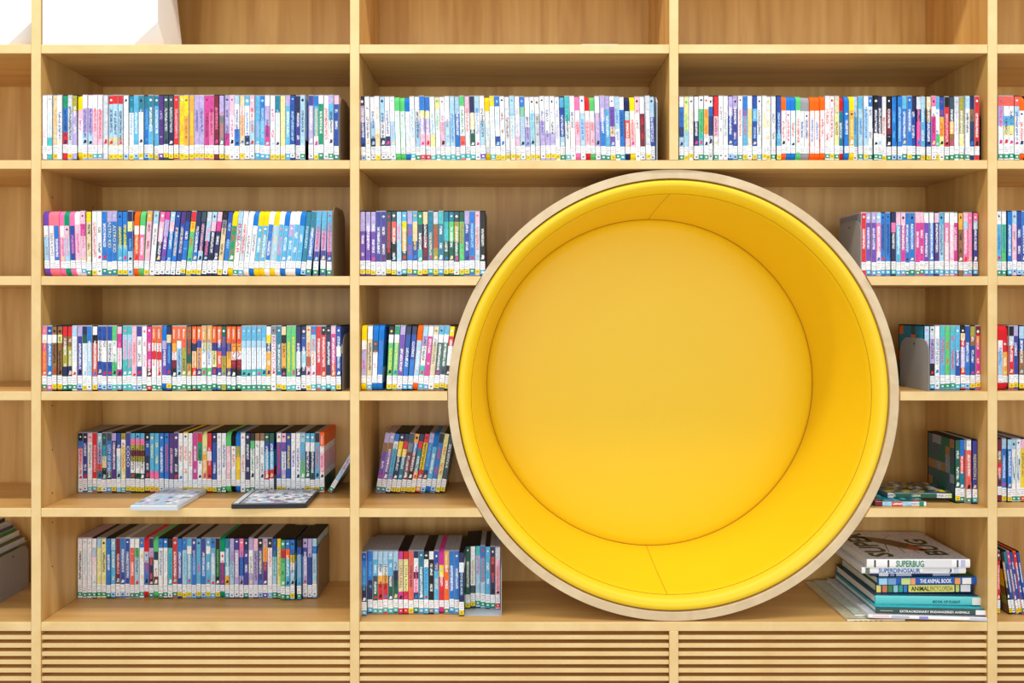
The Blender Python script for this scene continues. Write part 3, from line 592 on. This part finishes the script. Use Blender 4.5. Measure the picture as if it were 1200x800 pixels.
book('book', X(1001, 0.03), X(1056, 0.03), 0.026, zb+0.0062, 0.0044, 0.26, (206, 212, 200), (238, 240, 238), 'pale green book fanned out on top of the beige bottom book', rz=math.radians(2), top=(192, 202, 190), soft=True)
o = book('book', X(1018, .002), X(1166, .002), 0.002, zb+0.0110, 0.0098, 0.27, (214, 216, 222), W_, 'white paperback at the foot of the pile directly under the dark green spined book', soft=True,
     blocks=((0.40, 0.47, (150, 150, 220)), (0.03, 0.16, (246, 214, 222)), (0.18, 0.32, (190, 196, 216)), (0.80, 0.95, (206, 210, 222))), top=(206, 208, 216))
tilt(o, 1.6)
o = stacked(1027, 1163, 0.010, 0.0211, 0.0162, 0.26, (40, 150, 170), (52, 82, 78), 'book with dark green spine and long white title, second lowest of the pile\'s wide books',
     texts=(('EXTRAORDINARY ENDANGERED ANIMALS', 0.20, 0.80, W_, 0.42, 0.5), ('—', 0.03, 0.14, W_, 0.06, 0.55)), blocks=((0.855, 0.955, (244, 244, 246)),), top=(60, 176, 190)); tilt(o, 1.1)
book_ = stacked(1026, 1160, 0.032, 0.0376, 0.0250, 0.25, (24, 62, 98), (100, 206, 208), 'thick turquoise spined book in the lower half of the pile',
     texts=(('BOOK OF FLIGHT', 0.50, 0.74, (16, 84, 104), 0.30, 0.42),), blocks=((0.845, 0.93, (238, 240, 242)),), top=(30, 72, 108)); tilt(book_, 0.7)
o = stacked(1027, 1141, 0.052, 0.0630, 0.0245, 0.22, (70, 120, 80), (24, 40, 84), 'book with yellow title block and small pictures on its spine, amid the pile', blocks=((0.0, 0.045, (240, 224, 120)), (0.06, 0.11, (222, 132, 90)), (0.12, 0.165, (60, 140, 80)), (0.175, 0.22, (150, 210, 220)), (0.23, 0.27, (40, 170, 150)), (0.28, 0.315, (60, 130, 220)),
     (0.33, 0.80, (236, 232, 116)), (0.815, 0.85, (200, 220, 120)), (0.865, 0.965, (234, 238, 246))), texts=(('ANIMAL', 0.355, 0.545, (40, 60, 40), 0.55, 0.5), ('ENCYCLOPEDIA', 0.55, 0.785, (140, 148, 96), 0.55, 0.5))); tilt(o, -0.4)
o = stacked(1029, 1145, 0.047, 0.0879, 0.0215, 0.23, (30, 110, 70), (30, 92, 186), 'bright blue spined book with white title resting on the yellow titled book', blocks=((0.01, 0.09, (160, 214, 240)), (0.10, 0.18, (120, 160, 210)), (0.235, 0.325, (200, 220, 140)), (0.33, 0.375, (240, 160, 110)), (0.775, 0.83, (240, 160, 80)), (0.85, 0.94, (244, 244, 246))),
     texts=(('THE ANIMAL BOOK', 0.42, 0.74, W_, 0.6, 0.55),)); tilt(o, -0.4)
o = stacked(1021, 1121, 0.056, 0.1098, 0.0130, 0.20, (66, 70, 112), (36, 50, 104), 'thin navy book lying between white blue-lettered book and bright blue book', blocks=((0.09, 0.20, (232, 234, 240)), (0.22, 0.27, (150, 160, 200)), (0.29, 0.47, (196, 202, 226)), (0.72, 0.92, (170, 178, 210))), soft=True); tilt(o, -0.4)
stacked(1010, 1132, 0.040, 0.1248, 0.0178, 0.25, (226, 228, 234), W_, 'white book with blue spine lettering, second from the top of the pile', blocks=((0.035, 0.075, (110, 120, 110)), (0.59, 0.86, (226, 228, 234)), (0.885, 0.93, (200, 214, 236))),
     texts=(('SUPERDINOSAUR', 0.16, 0.56, (30, 110, 190), 0.72, 0.5), ('J', 0.83, 0.86, BK, 0.6, 0.5)))
bug = stacked(1016, 1137, 0.036, 0.1430, 0.0250, 0.255, (214, 215, 222), W_, 'white book with green title and beetle on its cover, topmost of the pile', blocks=((0.07, 0.085, (50, 60, 60)), (0.20, 0.215, (50, 60, 60)), (0.56, 0.82, (226, 228, 234)), (0.87, 0.885, (60, 60, 90)), (0.91, 0.95, (190, 196, 236))),
     texts=(('SUPERBUG', 0.28, 0.55, (30, 132, 104), 0.78, 0.5),), top=(218, 219, 226))
bh = 0.0250; bw = X(1137, .036)-X(1016, .036)
MT = Matrix(((0, -1, 0, 0), (1, 0, 0, 0), (0, 0, 1, 0), (0, 0, 0, 1)))
text_mesh('cover_lettering', 'SUPER', ink((74, 78, 20)), bug, 0.215, 0.072, Matrix.Translation((-bw*0.30, 0.128, bh+.0004)) @ MT, bold=0.03)
text_mesh('cover_lettering', 'BUG', ink((62, 76, 40)), bug, 0.140, 0.066, Matrix.Translation((bw*0.27, 0.105, bh+.0004)) @ MT, bold=0.03)
mb = MB(); zz = bh+.0006; br, rd = lin((104, 70, 32)), lin((176, 84, 44))
cl = [(-0.085, 0.205), (-0.05, 0.180), (-0.01, 0.150), (0.03, 0.110), (0.065, 0.070)]; wd = [0.004, 0.014, 0.020, 0.020, 0.008]
for i in range(4):
    (xa, ya), (xb, yb) = cl[i], cl[i+1]
    mb.face([(xa-wd[i], ya-wd[i], zz), (xb-wd[i+1], yb-wd[i+1], zz), (xb+wd[i+1], yb+wd[i+1], zz), (xa+wd[i], ya+wd[i], zz)], br if i < 3 else rd)
for (xa, ya, xb, yb) in ((-0.02, 0.16, -0.055, 0.06), (0.0, 0.14, -0.01, 0.05), (0.03, 0.11, 0.03, 0.045), (-0.02, 0.17, 0.03, 0.215), (0.03, 0.13, 0.085, 0.16)):
    mb.face([(xa, ya, zz-.0001), (xa+.004, ya+.001, zz-.0001), (xb+.002, yb, zz-.0001), (xb, yb, zz-.0001)], lin((70, 60, 50)))
mb.build('cover_picture', PRINT, bug)
# ------------------------------------------------------------------ magazines at the left edge
rm = random.Random(3); xm = X(-46, 0.0)
MC = [((120, 130, 90), 'olive and grey'), ((206, 214, 226), 'pale blue'), ((88, 110, 70), 'leafy green'), ((226, 230, 238), 'white'), ((40, 140, 60), 'bright green'), ((70, 84, 112), 'slate blue'), ((200, 206, 214), 'silver grey'), ((52, 56, 66), 'charcoal')]
for k, (c, nm) in enumerate(MC):
    th = 0.009+rm.uniform(-.002, .003); h = 0.142+0.011*k
    mo = bm_box('magazine', plain('magazine_cover', c, 0.3, 0, 0.25, 25), -th/2, th/2, 0.0, 0.21, 0, h, None, 0.0006)
    bm_box('page_block', PAGES, -th/2+0.0012, th/2-0.0012, 0.003, 0.2106, 0.003, h+0.0004, mo, 0)
    mo.location = (xm-th/2, 0.060+rm.uniform(0, .01), zb+0.0003); xm -= th+0.0006
    tag(mo, '%s magazine, %s from the grey bookend on bottom shelf at left edge' % (nm, ordinal(k+1)), 'magazine', 'magazines on the bottom shelf')
# ------------------------------------------------------------------ white cut-corner display cubes and the clear stand on the top shelf
def cube(pxr, label):
    x1_ = X(pxr); x0_ = x1_-X(184)+X(48.6); z0_ = Z(SH[1][0])+0.0004; z1_ = z0_+0.296; y0_, y1_ = 0.004, 0.150; cx_, cz_ = 29*S, 27*S
    pts = [(x0_, y0_, z0_), (x0_, y1_, z0_), (x0_, y0_, z1_), (x0_, y1_, z1_), (x1_, y0_, z1_), (x1_-cx_, y0_, z0_), (x1_, y0_, z0_+cz_), (x1_, y0_+0.05, z0_), (x1_, y1_, z0_),
           (x1_, y1_, z0_+0.06), (x1_, y1_-0.05, z0_+0.15), (x1_, y1_-0.06, z1_), (x1_-0.07, y1_, z1_), (x1_-0.06, y1_, z0_+0.09)]
    bm = bmesh.new()
    for p in pts: bm.verts.new(p)
    bmesh.ops.convex_hull(bm, input=bm.verts)
    bmesh.ops.dissolve_limit(bm, angle_limit=0.01, verts=bm.verts, edges=bm.edges)
    me = bpy.data.meshes.new('display_cube'); bm.to_mesh(me); bm.free(); me.materials.append(WHITE)
    tag(link('display_cube', me), label, 'display cube', 'white display cubes')
cube(184, 'white display cube with a cut corner on top shelf, showing its beige-lit side')
cube(36.2, 'white display cube with a cut corner at the top shelf\'s left edge, behind the upright')
bm_box('acrylic_stand', CLEAR, X(682), X(725), 0.01, 0.07, Z(SH[1][0])+.0002, Z(SH[1][0])+.0048, None, 0.001)
tag(bpy.data.objects['acrylic_stand'], 'low clear acrylic stand lying on the empty top shelf above nook', 'stand')
